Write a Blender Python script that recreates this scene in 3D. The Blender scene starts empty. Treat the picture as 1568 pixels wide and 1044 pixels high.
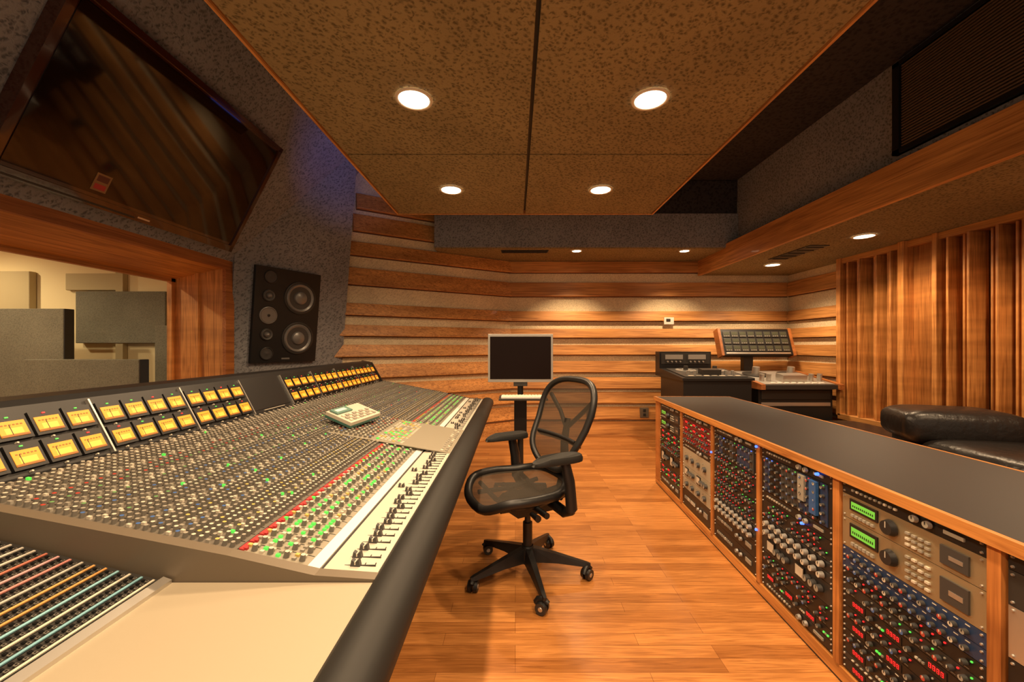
import bpy, bmesh, math, random
from mathutils import Matrix, Vector
random.seed(7)
scene = bpy.context.scene

# ---------------------------------------------------------------- materials
def new_mat(name):
    m = bpy.data.materials.new(name); m.use_nodes = True
    nt = m.node_tree
    return m, nt, nt.nodes["Principled BSDF"]

def mat(name, col, rough=0.5, metal=0.0, emit=None, es=0.0, coat=0.0, spec=None):
    m, nt, p = new_mat(name)
    p.inputs["Base Color"].default_value = (*col, 1)
    p.inputs["Roughness"].default_value = rough
    p.inputs["Metallic"].default_value = metal
    if spec is not None: p.inputs["Specular IOR Level"].default_value = spec
    if coat: p.inputs["Coat Weight"].default_value = coat
    if emit:
        p.inputs["Emission Color"].default_value = (*emit, 1)
        p.inputs["Emission Strength"].default_value = es
    return m

def ramp(nt, fac, stops):
    r = nt.nodes.new("ShaderNodeValToRGB")
    el = r.color_ramp.elements
    while len(el) < len(stops): el.new(0.5)
    for e, (pos, c) in zip(el, stops):
        e.position = pos; e.color = (*c, 1)
    nt.links.new(fac, r.inputs[0])
    return r.outputs[0]

def mapped(nt, scale, rot=(0, 0, 0)):
    tc = nt.nodes.new("ShaderNodeTexCoord")
    mp = nt.nodes.new("ShaderNodeMapping")
    mp.inputs["Scale"].default_value = scale
    mp.inputs["Rotation"].default_value = rot
    nt.links.new(tc.outputs["Object"], mp.inputs[0])
    return mp.outputs[0]

def noise(nt, vec, scale, detail=4, dist=0.0):
    n = nt.nodes.new("ShaderNodeTexNoise")
    n.inputs["Scale"].default_value = scale
    n.inputs["Detail"].default_value = detail
    n.inputs["Distortion"].default_value = dist
    nt.links.new(vec, n.inputs["Vector"])
    return n.outputs["Fac"]

def mixc(nt, a, b, fac, mode='MIX'):
    m = nt.nodes.new("ShaderNodeMix"); m.data_type = 'RGBA'; m.blend_type = mode
    if isinstance(fac, (int, float)): m.inputs[0].default_value = fac
    else: nt.links.new(fac, m.inputs[0])
    for s, i in ((a, 6), (b, 7)):
        if isinstance(s, tuple): m.inputs[i].default_value = (*s, 1)
        else: nt.links.new(s, m.inputs[i])
    return m.outputs[2]

def wood(name, dark, light, scale, rough=0.5, coat=0.04, rot=(0, 0, 0)):
    m, nt, p = new_mat(name)
    v = mapped(nt, scale, rot)
    g = noise(nt, v, 3.0, 8, 1.2)
    c = ramp(nt, g, [(0.3, dark), (0.5, tuple(a*0.35+b*0.65 for a, b in zip(dark, light))), (0.68, light)])
    v2 = mapped(nt, (0.8, 0.8, 5.5))
    g2 = noise(nt, v2, 1.7, 2)
    t = ramp(nt, g2, [(0.3, (0.70, 0.64, 0.57)), (0.7, (1.12, 1.1, 1.06))])
    c = mixc(nt, c, t, 1.0, 'MULTIPLY')
    nt.links.new(c, p.inputs["Base Color"])
    p.inputs["Roughness"].default_value = rough
    p.inputs["Coat Weight"].default_value = coat
    return m

def fabric(name, a, b, scale, rough=0.95, bump=0.3, lo=0.25, hi=0.55):
    m, nt, p = new_mat(name)
    v = mapped(nt, (1, 1, 1))
    vo = nt.nodes.new("ShaderNodeTexVoronoi"); vo.feature = 'F1'
    vo.inputs["Scale"].default_value = scale
    n = noise(nt, v, scale*0.6, 3)
    add = nt.nodes.new("ShaderNodeMixRGB"); add.inputs[0].default_value = 0.06
    nt.links.new(v, add.inputs[1]); nt.links.new(n, add.inputs[2])
    nt.links.new(add.outputs[0], vo.inputs["Vector"])
    c = ramp(nt, vo.outputs["Distance"], [(lo, a), (hi, b)])
    n2 = noise(nt, v, 2.0, 3)
    c = mixc(nt, c, ramp(nt, n2, [(0.3, (0.85, 0.85, 0.85)), (0.7, (1.08, 1.08, 1.08))]), 1.0, 'MULTIPLY')
    nt.links.new(c, p.inputs["Base Color"])
    p.inputs["Roughness"].default_value = rough
    bp = nt.nodes.new("ShaderNodeBump"); bp.inputs["Strength"].default_value = bump
    bp.inputs["Distance"].default_value = 0.01
    nt.links.new(vo.outputs["Distance"], bp.inputs["Height"])
    nt.links.new(bp.outputs[0], p.inputs["Normal"])
    return m

M_oakX = wood("oak_boards", (0.37, 0.14, 0.035), (0.80, 0.39, 0.12), (0.6, 14, 22))
M_oakY = wood("oak_long", (0.38, 0.155, 0.04), (0.76, 0.38, 0.12), (14, 0.6, 22))
M_oakZ = wood("oak_upright", (0.38, 0.145, 0.034), (0.78, 0.36, 0.105), (16, 16, 0.7))
M_fin = wood("oak_fins", (0.30, 0.105, 0.024), (0.60, 0.26, 0.07), (16, 16, 0.7))
M_shade = wood("painted_shade_wood", (0.07, 0.024, 0.008), (0.14, 0.05, 0.015), (16, 16, 0.7))  # wood coloured dark to imitate shade between fins and under boards
M_red = wood("redwood_trim", (0.28, 0.085, 0.022), (0.52, 0.19, 0.05), (14, 0.6, 22))
M_post = wood("rack_oak", (0.30, 0.10, 0.022), (0.58, 0.23, 0.06), (16, 16, 0.7))
M_rail = wood("rack_oak_rail", (0.34, 0.12, 0.027), (0.66, 0.29, 0.075), (14, 0.6, 22))
M_cloud = fabric("cloud_fabric", (0.115, 0.083, 0.034), (0.30, 0.225, 0.105), 50, lo=0.15, hi=0.55)
M_grey = fabric("grey_wall_fabric", (0.115, 0.115, 0.123), (0.30, 0.295, 0.30), 50, lo=0.15, hi=0.55)
M_dark = fabric("dark_wall_fabric", (0.020, 0.017, 0.017), (0.045, 0.037, 0.036), 30)
M_beige = fabric("beige_wall_fabric", (0.56, 0.44, 0.27), (0.84, 0.70, 0.46), 75, bump=0.15, lo=0.1, hi=0.6)
M_gobo = fabric("gobo_fabric", (0.145, 0.13, 0.095), (0.21, 0.19, 0.14), 80, bump=0.1)
M_cream = mat("cream_wall_paint", (0.86, 0.70, 0.41), 0.8)
M_black = mat("black_plastic", (0.012, 0.011, 0.011), 0.42)
M_rubber = mat("black_padding", (0.015, 0.014, 0.013), 0.55, spec=0.35)
M_dk = mat("dark_metal", (0.05, 0.046, 0.042), 0.45, 0.4)
M_lam = mat("black_laminate", (0.026, 0.021, 0.019), 0.5, spec=0.4)
M_desk = mat("cream_desk_panel", (0.39, 0.33, 0.235), 0.5)
M_fader = mat("fader_panel_white", (0.56, 0.51, 0.42), 0.45)
M_white = mat("white_plastic", (0.8, 0.77, 0.7), 0.4)
M_strip = mat("grey_channel_panel", (0.27, 0.24, 0.18), 0.5)
M_eq = mat("eq_panel", (0.13, 0.112, 0.088), 0.5)
M_cheek = mat("bronze_cheek", (0.17, 0.135, 0.095), 0.5, 0.2)
M_silver = mat("brushed_aluminium", (0.60, 0.57, 0.52), 0.35, 0.8)
M_nick = mat("nickel_knob", (0.42, 0.40, 0.37), 0.4, 0.5)
M_gold = mat("champagne_faceplate", (0.38, 0.29, 0.17), 0.38, 0.5)
M_knob = mat("knob_grey", (0.17, 0.155, 0.13), 0.4)
M_kn2 = mat("knob_dark", (0.05, 0.047, 0.045), 0.4)
M_k = [mat("cap_silver", (0.60, 0.54, 0.44), 0.4), mat("cap_grey", (0.31, 0.285, 0.235), 0.4),
       mat("cap_red", (0.45, 0.05, 0.035), 0.4), mat("cap_green", (0.14, 0.32, 0.12), 0.4),
       mat("cap_blue", (0.06, 0.14, 0.38), 0.4), mat("cap_yellow", (0.62, 0.43, 0.12), 0.4),
       mat("cap_black", (0.02, 0.02, 0.02), 0.4)]
M_ledG = mat("led_green", (0.05, 0.3, 0.05), 0.4, 0, (0.12, 0.85, 0.08), 0.8)
M_ledR = mat("led_red", (0.5, 0.02, 0.02), 0.4, 0, (1, 0.02, 0.02), 1.2)
M_ledB = mat("led_blue", (0.05, 0.1, 0.6), 0.4, 0, (0.05, 0.15, 1), 3)
M_redp = mat("red_strip", (0.45, 0.03, 0.03), 0.5)
M_lcd = mat("lcd_green", (0.1, 0.3, 0.05), 0.3, 0, (0.2, 0.75, 0.06), 0.5)
M_vu = mat("vu_face", (0.6, 0.28, 0.03), 0.4, 0, (1.0, 0.28, 0.01), 0.66)
M_vuh = mat("vu_face_hot", (0.7, 0.36, 0.05), 0.4, 0, (1.0, 0.46, 0.05), 0.85)
M_vud = mat("vu_scale", (0.25, 0.1, 0.02), 0.5, 0, (0.5, 0.14, 0.01), 0.4)
M_maroon = mat("maroon_faceplate", (0.2, 0.02, 0.025), 0.35, 0.2)
M_blue = mat("blue_faceplate", (0.02, 0.04, 0.10), 0.4)
M_screen = mat("dark_screen", (0.010, 0.005, 0.004), 0.35, spec=0.12)
M_tvglass = mat("tv_glass", (0.008, 0.003, 0.002), 0.05, coat=0.05, spec=0.45)
M_tvframe = mat("tv_glossy_frame", (0.05, 0.014, 0.007), 0.1, coat=0.5)
M_leather = mat("black_leather", (0.016, 0.013, 0.012), 0.34)
M_cone = mat("speaker_cone", (0.06, 0.055, 0.052), 0.45)
M_cap = mat("speaker_ring", (0.24, 0.225, 0.21), 0.35, 0.3)
M_lamp = mat("lamp_lens", (1, 1, 1), 0.4, 0, (1.0, 0.85, 0.60), 16)
M_trimw = mat("lamp_trim_white", (0.8, 0.7, 0.55), 0.4)
def leather_bump():
    nt = M_leather.node_tree; p = nt.nodes["Principled BSDF"]
    n = noise(nt, mapped(nt, (1, 1, 1)), 14, 6)
    bp = nt.nodes.new("ShaderNodeBump"); bp.inputs["Strength"].default_value = 0.35; bp.inputs["Distance"].default_value = 0.02
    nt.links.new(n, bp.inputs["Height"]); nt.links.new(bp.outputs[0], p.inputs["Normal"])
leather_bump()

def floor_mat():
    m, nt, p = new_mat("oak_strip_floor")
    v = mapped(nt, (1, 1, 1))
    br = nt.nodes.new("ShaderNodeTexBrick")
    br.offset = 0.37; br.offset_frequency = 3
    br.inputs["Color1"].default_value = (0.38, 0.145, 0.036, 1)
    br.inputs["Color2"].default_value = (0.66, 0.29, 0.085, 1)
    br.inputs["Mortar"].default_value = (0.18, 0.055, 0.012, 1)
    br.inputs["Scale"].default_value = 1.0
    br.inputs["Mortar Size"].default_value = 0.0009
    br.inputs["Mortar Smooth"].default_value = 0.3
    br.inputs["Bias"].default_value = 0.0
    br.inputs["Brick Width"].default_value = 0.85
    br.inputs["Row Height"].default_value = 0.072
    nt.links.new(v, br.inputs["Vector"])
    g = noise(nt, mapped(nt, (1.2, 22, 1)), 3.0, 8, 1.5)
    t = ramp(nt, g, [(0.3, (0.66, 0.58, 0.5)), (0.65, (1.12, 1.1, 1.06))])
    c = mixc(nt, br.outputs["Color"], t, 1.0, 'MULTIPLY')
    nt.links.new(c, p.inputs["Base Color"])
    p.inputs["Roughness"].default_value = 0.31
    p.inputs["Coat Weight"].default_value = 0.22
    p.inputs["Coat Roughness"].default_value = 0.18
    bp = nt.nodes.new("ShaderNodeBump"); bp.inputs["Strength"].default_value = 0.12; bp.inputs["Distance"].default_value = 0.004
    nt.links.new(g, bp.inputs["Height"]); nt.links.new(bp.outputs[0], p.inputs["Normal"])
    return m
M_floor = floor_mat()

def see_through(name, col, fac, rough=0.05):
    m, nt, p = new_mat(name)
    p.inputs["Base Color"].default_value = (*col, 1)
    p.inputs["Roughness"].default_value = rough
    tr = nt.nodes.new("ShaderNodeBsdfTransparent")
    mx = nt.nodes.new("ShaderNodeMixShader"); mx.inputs[0].default_value = fac
    nt.links.new(p.outputs[0], mx.inputs[1]); nt.links.new(tr.outputs[0], mx.inputs[2])
    nt.links.new(mx.outputs[0], nt.nodes["Material Output"].inputs[0])
    return m
M_mesh = see_through("chair_mesh", (0.035, 0.025, 0.015), 0.24, 0.8)
M_glass = see_through("window_glass", (0.02, 0.02, 0.02), 0.95, 0.02)

# ---------------------------------------------------------------- builder
class B:
    def __init__(s, name):
        s.name = name; s.v = []; s.f = []; s.mi = []; s.sm = []; s.mats = []; s.M = Matrix.Identity(4)
    def frame(s, o, ex, ey, ez):
        M = Matrix.Identity(4)
        for i, e in enumerate((ex, ey, ez)):
            e = Vector(e)
            for r in range(3): M[r][i] = e[r]
        for r in range(3): M[r][3] = o[r]
        s.M = M
    def m(s, mt):
        if mt not in s.mats: s.mats.append(mt)
        return s.mats.index(mt)
    def add(s, vs, fs, mt, smooth=False):
        n = len(s.v); M = s.M
        s.v.extend([tuple(M @ Vector(p)) for p in vs])
        k = s.m(mt)
        for f in fs:
            s.f.append(tuple(i+n for i in f)); s.mi.append(k); s.sm.append(smooth)
    def box(s, x0, y0, z0, x1, y1, z1, mt):
        vs = [(x0,y0,z0),(x1,y0,z0),(x1,y1,z0),(x0,y1,z0),(x0,y0,z1),(x1,y0,z1),(x1,y1,z1),(x0,y1,z1)]
        s.add(vs, [(0,3,2,1),(4,5,6,7),(0,1,5,4),(1,2,6,5),(2,3,7,6),(3,0,4,7)], mt)
    def cushion(s, x0, y0, z0, x1, y1, z1, mt, n=5.0, nz=3.0):
        c = ((x0+x1)/2, (y0+y1)/2, (z0+z1)/2); a, bb, h = (x1-x0)/2, (y1-y0)/2, (z1-z0)/2
        U, V = 48, 18; vs = []; fs = []
        sg = lambda t, e: math.copysign(abs(t)**e, t)
        for j in range(V+1):
            ph = -math.pi/2+math.pi*j/V
            cp, sp = sg(math.cos(ph), 2/nz), sg(math.sin(ph), 2/nz)
            for i in range(U):
                th = 2*math.pi*i/U
                vs.append((c[0]+a*cp*sg(math.cos(th), 2/n), c[1]+bb*cp*sg(math.sin(th), 2/n), c[2]+h*sp))
        for j in range(V):
            for i in range(U):
                k = (i+1) % U
                fs.append((j*U+i, j*U+k, (j+1)*U+k, (j+1)*U+i))
        s.add(vs, fs, mt, True)
    def prism(s, poly, y0, y1, mt, axis='Y', smooth=False):
        n = len(poly)
        if axis == 'Y': vs = [(x, y0, z) for x, z in poly]+[(x, y1, z) for x, z in poly]
        elif axis == 'X': vs = [(y0, x, z) for x, z in poly]+[(y1, x, z) for x, z in poly]
        else: vs = [(x, z, y0) for x, z in poly]+[(x, z, y1) for x, z in poly]
        s.add(vs, [(i, (i+1) % n, n+(i+1) % n, n+i) for i in range(n)], mt, smooth)
        s.add(vs, [tuple(range(n)), tuple(range(2*n-1, n-1, -1))], mt)
    def cyl(s, p0, p1, r0, r1, seg, mt, top=None):
        p0 = Vector(p0); p1 = Vector(p1); a = (p1-p0).normalized()
        e1 = a.orthogonal().normalized(); e2 = a.cross(e1)
        vs = []
        for p, r in ((p0, r0), (p1, r1)):
            for i in range(seg):
                t = 2*math.pi*i/seg
                vs.append(p+e1*(r*math.cos(t))+e2*(r*math.sin(t)))
        s.add(vs, [(i, (i+1) % seg, seg+(i+1) % seg, seg+i) for i in range(seg)], mt, True)
        s.add(vs[:seg], [tuple(range(seg-1, -1, -1))], mt)
        s.add(vs[seg:], [tuple(range(seg))], top or mt)
    def lathe(s, prof, c, ax, seg, mt):
        c = Vector(c); a = Vector(ax).normalized()
        e1 = a.orthogonal().normalized(); e2 = a.cross(e1)
        vs = []
        for r, h in prof:
            for i in range(seg):
                t = 2*math.pi*i/seg
                vs.append(c+a*h+e1*(r*math.cos(t))+e2*(r*math.sin(t)))
        fs = []
        for k in range(len(prof)-1):
            for i in range(seg):
                j = (i+1) % seg
                fs.append((k*seg+i, k*seg+j, (k+1)*seg+j, (k+1)*seg+i))
        s.add(vs, fs, mt, True)
    def tube(s, pts, r, mt, seg=8, closed=False, flat=1.0):
        pts = [Vector(p) for p in pts]; n = len(pts); vs = []; prev = None
        for i, p in enumerate(pts):
            a = pts[(i-1) % n] if (closed or i > 0) else p
            b = pts[(i+1) % n] if (closed or i < n-1) else p
            t = (b-a).normalized()
            if prev is None: e1 = t.orthogonal().normalized()
            else: e1 = (prev-t*prev.dot(t)).normalized()
            prev = e1; e2 = t.cross(e1)
            rr = r[i] if isinstance(r, (list, tuple)) else r
            for k in range(seg):
                q = 2*math.pi*k/seg
                vs.append(p+e1*rr*math.cos(q)+e2*rr*flat*math.sin(q))
        fs = []
        for i in range(n if closed else n-1):
            for k in range(seg):
                l = (k+1) % seg; j = (i+1) % n
                fs.append((i*seg+k, i*seg+l, j*seg+l, j*seg+k))
        s.add(vs, fs, mt, True)
        if not closed:
            s.add(vs, [tuple(range(seg-1, -1, -1)), tuple(range((n-1)*seg, n*seg))], mt)
    def done(s, bevel=0, seg=2, parent=None, recalc=True):
        me = bpy.data.meshes.new(s.name)
        me.from_pydata(s.v, [], s.f)
        for mt in s.mats: me.materials.append(mt)
        me.polygons.foreach_set("material_index", s.mi)
        me.polygons.foreach_set("use_smooth", s.sm)
        if recalc:
            bm = bmesh.new(); bm.from_mesh(me)
            bmesh.ops.recalc_face_normals(bm, faces=bm.faces)
            bm.to_mesh(me); bm.free()
        me.update()
        ob = bpy.data.objects.new(s.name, me)
        scene.collection.objects.link(ob)
        if bevel:
            md = ob.modifiers.new("bevel", 'BEVEL'); md.width = bevel; md.segments = seg
            md.limit_method = 'ANGLE'; md.angle_limit = math.radians(40)
        if parent: ob.parent = parent
        return ob

# ---------------------------------------------------------------- room shell
b = B("floor"); b.box(-2.5, -1.6, -0.05, 3.95, 5.75, 0, M_floor); b.done()
b = B("ceiling"); b.box(-2.6, -1.6, 3.35, 3.95, 5.8, 3.42, M_dark); b.done()

b = B("wall_back"); b.box(-0.08, 5.7, 0, 3.95, 5.8, 3.35, M_beige); b.done()
P0 = Vector((-0.08, 5.7, 0)); DW = Vector((-0.85, -0.527, 0)).normalized()
NW = Vector((0.527, -0.85, 0)).normalized()
b = B("wall_back_left"); b.frame(P0, DW, -NW, (0, 0, 1))
b.box(0, 0, 0, 2.45, 0.08, 3.35, M_beige); b.done()
b = B("wall_right"); b.box(3.9, -1.6, 0, 3.98, 5.7, 2.35, M_beige); b.done()

ZB = [(0.0,0.22),(0.25,0.43),(0.48,0.64),(0.69,0.85),(0.92,1.08),(1.17,1.31),(1.41,1.54),(1.65,1.79),(2.0,2.2),(2.34,2.5)]
def board(b, u0, u1, z0, z1, sgn, mt, T=0.05):
    # tapered siding board standing proud of the fabric, with a dark strip under it painted as its shadow line
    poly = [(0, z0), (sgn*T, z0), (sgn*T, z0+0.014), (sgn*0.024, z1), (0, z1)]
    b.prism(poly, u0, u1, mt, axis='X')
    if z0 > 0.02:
        b.prism([(0, z0-0.011), (sgn*0.016, z0-0.011), (sgn*0.016, z0), (0, z0)], u0, u1, M_shade, axis='X')
b = B("trim_1")
for z0, z1 in ZB:
    b.M = Matrix.Identity(4); b.M[1][3] = 5.7
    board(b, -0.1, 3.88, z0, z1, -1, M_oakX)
b.done(0.003, 1)
b = B("trim_2"); b.frame(P0, DW, -NW, (0, 0, 1))
for z0, z1 in ZB+[(2.62, 2.82), (2.88, 3.06)]:
    ue = 2.34-0.14*(z0-1.1) + random.uniform(-0.02, 0.02)
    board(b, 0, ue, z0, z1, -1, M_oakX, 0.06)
b.done(0.003, 1)
b = B("trim_3")
b.frame((3.9, 0, 0), (0, 1, 0), (-1, 0, 0), (0, 0, 1))
for z0, z1 in ZB[:-1]:
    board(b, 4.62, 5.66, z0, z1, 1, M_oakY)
b.done(0.003, 1)

b = B("wall_fin_diffuser")
b.box(3.885, 1.0, 0.5, 3.9, 4.6, 2.3, M_shade)  # backing darkened in colour to deepen the shade between fins
b.box(3.72, 1.0, 0.46, 3.9, 4.6, 0.52, M_oakY)
b.box(3.74, 1.0, 2.24, 3.9, 4.6, 2.3, M_oakY)
b.box(3.72, 4.56, 0.5, 3.9, 4.62, 2.3, M_oakZ)
def fins(ya, yb):
    yy = yb; k = 0
    while yy > ya:
        b.box([3.74, 3.775, 3.72, 3.79][k % 4], yy-0.020, 0.52, 3.886, yy, 2.24, M_oakZ)
        yy -= [0.098, 0.078, 0.108, 0.072][k % 4]; k += 1
fins(3.92, 4.50)
b.box(3.70, 3.80, 0.5, 3.9, 3.86, 2.3, M_oakZ)
b.box(3.80, 3.56, 0.5, 3.9, 3.80, 2.3, M_fin)
b.box(3.72, 3.52, 0.5, 3.9, 3.56, 2.3, M_oakZ)
fins(1.05, 3.46)
b.done(0.003, 1)

b = B("soffit_back")
poly = [(-1.0, 4.93), (2.75, 4.93), (2.75, 5.69), (-0.06, 5.69), (-1.0, 5.12)]
b.prism(poly, 2.515, 3.34, M_dark, axis='Z')
b.prism([(x, y+0.001) for x, y in poly], 2.505, 2.516, M_cloud, axis='Z')
b.box(-1.0, 4.915, 2.515, 2.75, 4.93, 2.93, M_grey)
b.done()
b = B("soffit_right")
b.box(2.62, -1.6, 2.3, 3.9, 5.68, 2.33, M_cloud)
b.box(2.64, -1.6, 2.33, 2.75, 5.68, 2.53, M_dark)
b.box(2.75, -1.6, 2.53, 2.80, 4.93, 3.35, M_grey)
b.box(2.6, -1.6, 2.295, 2.64, 5.68, 2.56, M_oakY)
b.done(0.003, 1)

b = B("air_return_grille")
b.box(2.725, 1.2, 2.66, 2.75, 2.86, 3.31, M_black)
M_louv = mat("bronze_louvre", (0.11, 0.075, 0.045), 0.5, 0.2)
for i in range(30):
    z = 2.70+i*0.02
    b.prism([(2.715, z), (2.73, z), (2.726, z+0.008), (2.712, z+0.008)], 1.26, 2.80, M_louv)
for (ya, yb, za, zb) in ((1.2, 2.86, 3.28, 3.31), (1.2, 2.86, 2.66, 2.69), (2.81, 2.86, 2.66, 3.31)):
    b.box(2.705, ya, za, 2.75, yb, zb, M_black)
b.done()

def vent(x0, y0, x1, y1, z):
    b = B("ceiling_vent")
    b.box(x0, y0, z-0.006, x1, y1, z, M_dk)
    n = 5
    for i in range(n):
        yy = y0+(y1-y0)*(i+0.5)/n
        b.box(x0+0.015, yy-0.006, z-0.012, x1-0.015, yy+0.006, z-0.004, M_black)
    b.done()
vent(-0.18, 5.02, 0.42, 5.14, 2.503)
vent(2.92, 3.95, 3.12, 4.6, 2.298)

b = B("wall_left")
b.box(-2.94, -1.6, 0, -2.5, 3.52, 0.82, M_grey)
b.box(-2.94, -1.6, 0.82, -2.5, 0.2, 2.05, M_grey)
b.done()
b = B("wall_left_upper")
b.prism([(-2.47, 2.03), (-1.797, 3.35), (-2.3, 3.40), (-2.94, 2.10), (-2.94, 2.03)], -1.6, 4.75, M_grey)
b.done()
SD = Vector((0.487, 0.873, 0)).normalized(); SN = Vector((0.873, -0.487, 0)).normalized()
SU = (SN*0.11+Vector((0, 0, 1))).normalized(); SI = SU.cross(SD).normalized()
SO = Vector((-2.447, 3.65, 1.14))
b = B("wall_speaker"); b.frame(SO, SD, SI, SU)
b.box(-0.16, 0.005, -1.3, 1.0, 0.12, 2.3, M_grey)
b.done()

b = B("window_1")
b.prism([(-2.5, 1.96), (-2.94, 1.86), (-2.94, 2.03), (-2.5, 2.03)], 0.2, 3.52, M_oakY)
b.box(-2.5, 0.1, 1.955, -2.47, 3.5, 2.03, M_red)
b.box(-2.94, 3.4, 0.85, -2.5, 3.52, 1.99, M_oakZ)
b.box(-2.5, 3.4, 0.80, -2.47, 3.5, 1.955, M_red)
b.box(-2.94, 0.2, 0.82, -2.46, 3.4, 0.86, M_oakY)
b.box(-2.94, 3.36, 0.86, -2.90, 3.4, 1.87, M_oakZ)
b.box(-2.72, 3.375, 0.86, -2.69, 3.4, 1.92, M_oakZ)
b.box(-2.94, 0.2, 1.84, -2.90, 3.4, 1.87, M_oakY)
b.box(-2.925, 0.2, 0.86, -2.92, 3.37, 1.85, M_glass)
b.done()

b = B("wall_live_room")
b.box(-8.2, 5.0, 0, -2.95, 5.08, 2.75, M_cream)
b.box(-8.28, -1.6, 0, -8.2, 5.08, 2.75, M_cream)
b.done()
b = B("floor_live_room"); b.box(-8.2, -1.6, -0.05, -2.94, 5.0, 0, M_floor); b.done()
b = B("ceiling_live_room"); b.box(-8.2, -1.6, 2.75, -2.94, 5.0, 2.8, M_cream); b.done()
def wpanel(x0, x1, z0, z1, d=0.08, mt=None):
    b = B("acoustic_wall_panel"); b.box(x0, 4.995-d, z0, x1, 4.995, z1, mt or M_gobo); b.done(0.008)
M_tan = mat("tan_panel_fabric", (0.50, 0.40, 0.23), 0.9)
wpanel(-5.43, -4.32, 1.33, 1.97); wpanel(-7.2, -6.0, 1.5, 2.22, 0.08, M_tan); wpanel(-5.6, -4.9, 1.99, 2.2, 0.04, M_tan)
b = B("column_live_room"); b.box(-4.95, 4.93, 0, -4.86, 4.995, 2.75, M_tan); b.done()
def gobo(x0, x1, y, z1):
    b = B("gobo_panel")
    b.box(x0, y, 0.08, x1, y+0.1, z1, M_gobo)
    b.box(x1-0.001, y, 0.08, x1+0.012, y+0.1, z1, M_dk)
    for xx in (x0+0.1, x1-0.14):
        b.box(xx, y-0.18, 0, xx+0.05, y+0.28, 0.08, M_oakY)
    b.done(0.006)
gobo(-4.94, -3.78, 4.0, 1.16); gobo(-6.2, -4.88, 4.3, 1.70); gobo(-4.12, -3.45, 4.55, 1.53)

# ---------------------------------------------------------------- ceiling cloud
b = B("ceiling_cloud")
XL, XC, XR = -1.135, 0.088, 1.325
YS = [-0.935, 0.265, 1.465, 2.665, 3.865]
b.box(XL, YS[0], 2.615, XR, YS[-1], 2.66, M_black)
for xa, xb in ((XL, XC), (XC, XR)):
    for i in range(4):
        b.box(xa+0.010, YS[i]+0.007, 2.58, xb-0.010, YS[i+1]-0.007, 2.62, M_cloud)
t = 0.014
for (x0, y0, x1, y1) in ((XL-t, YS[0], XL, YS[-1]+t), (XR, YS[0], XR+t, YS[-1]+t), (XL, YS[-1], XR, YS[-1]+t)):
    b.box(x0, y0, 2.574, x1, y1, 2.66, M_oakY)
for x in (-0.9, 1.1):
    for yy in (0.4, 2.0, 3.5):
        b.cyl((x, yy, 2.66), (x, yy, 3.35), 0.006, 0.006, 6, M_dk)
b.done()

def downlight(x, y, z, r, watts, ang=150, col=(1.0, 0.69, 0.40), blend=0.7):
    b = B("recessed_downlight")
    b.lathe([(r*1.22, 0.0), (r*1.2, -0.006), (r*1.03, -0.007), (r*0.98, 0.0)], (x, y, z), (0, 0, 1), 32, M_trimw)
    b.cyl((x, y, z-0.003), (x, y, z+0.0), r, r, 32, M_lamp)
    ob = b.done(recalc=True)
    L = bpy.data.lights.new("bulb", 'SPOT'); L.energy = watts; L.color = col
    L.spot_size = math.radians(ang); L.spot_blend = blend; L.shadow_soft_size = r*0.6
    lo = bpy.data.objects.new("bulb", L); lo.location = (x, y, z-0.03)
    scene.collection.objects.link(lo); lo.parent = ob
for x in (-0.525, 0.70):
    for y in (-0.34, 0.86, 2.065, 3.265):
        downlight(x, y, 2.578, 0.078, 88)
downlight(0.78, 5.06, 2.504, 0.055, 88, 112, blend=0.6); downlight(2.15, 5.06, 2.504, 0.055, 88, 112, blend=0.6)
for y in (1.05, 2.34, 3.63):
    downlight(3.18, y, 2.298, 0.075, 64)
downlight(3.18, 4.92, 2.298, 0.075, 78, 130)

b = B("led_strip"); b.box(XL+0.02, 3.45, 2.66, XL+0.04, 3.8, 2.668, mat("led_strip_blue", (0.1, 0.2, 0.9), 0.4, 0, (0.08, 0.2, 1), 1)); o = b.done()
L = bpy.data.lights.new("led_glow", 'AREA'); L.shape = 'RECTANGLE'; L.size = 0.04; L.size_y = 0.3
L.energy = 0.8; L.color = (0.10, 0.25, 1.0); L.spread = math.radians(110)
lo = bpy.data.objects.new("led_glow", L); lo.location = (XL-0.02, 3.7, 2.70)
lo.rotation_euler = Vector((-0.6, 0.5, 0.75)).to_track_quat('-Z', 'Y').to_euler()
scene.collection.objects.link(lo); lo.parent = o
for (x, y) in ((-5.5, 3.0), (-4.2, 2.2), (-6.5, 4.0)):  # unseen fixtures added to light the live room
    downlight(x, y, 2.748, 0.09, 105, 165, (1.0, 0.8, 0.48))

# ---------------------------------------------------------------- television
TU = Vector((0.454, 0, 0.891)); TN = Vector((0.891, 0, -0.454))
b = B("television"); b.frame((-2.364, 1.75, 2.079), (0, 1, 0), TU, TN)
W, H = 1.55, 0.953
b.box(0, 0, -0.06, W, H, 0, M_tvframe)
b.box(0.05, 0.07, 0, W-0.05, H-0.05, 0.004, M_tvglass)
for (x0, y0, x1, y1) in ((0, 0, W, 0.05), (0, H-0.035, W, H), (0, 0, 0.035, H), (W-0.035, 0, W, H)):
    b.box(x0, y0, 0, x1, y1, 0.012, M_tvframe)
b.box(0.05, 0.012, 0.012, 0.7, 0.022, 0.016, M_dk)
b.box(0.72, 0.02, 0.012, 0.80, 0.03, 0.013, M_silver)
b.box(0.42, 0.09, 0.004, 0.50, 0.19, 0.006, mat("energy_label", (0.30, 0.16, 0.06), 0.5))
b.box(0.43, 0.10, 0.006, 0.49, 0.13, 0.0065, M_redp)
b.box(0.43, 0.145, 0.006, 0.49, 0.18, 0.0065, mat("label_print", (0.12, 0.03, 0.02), 0.5))
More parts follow.
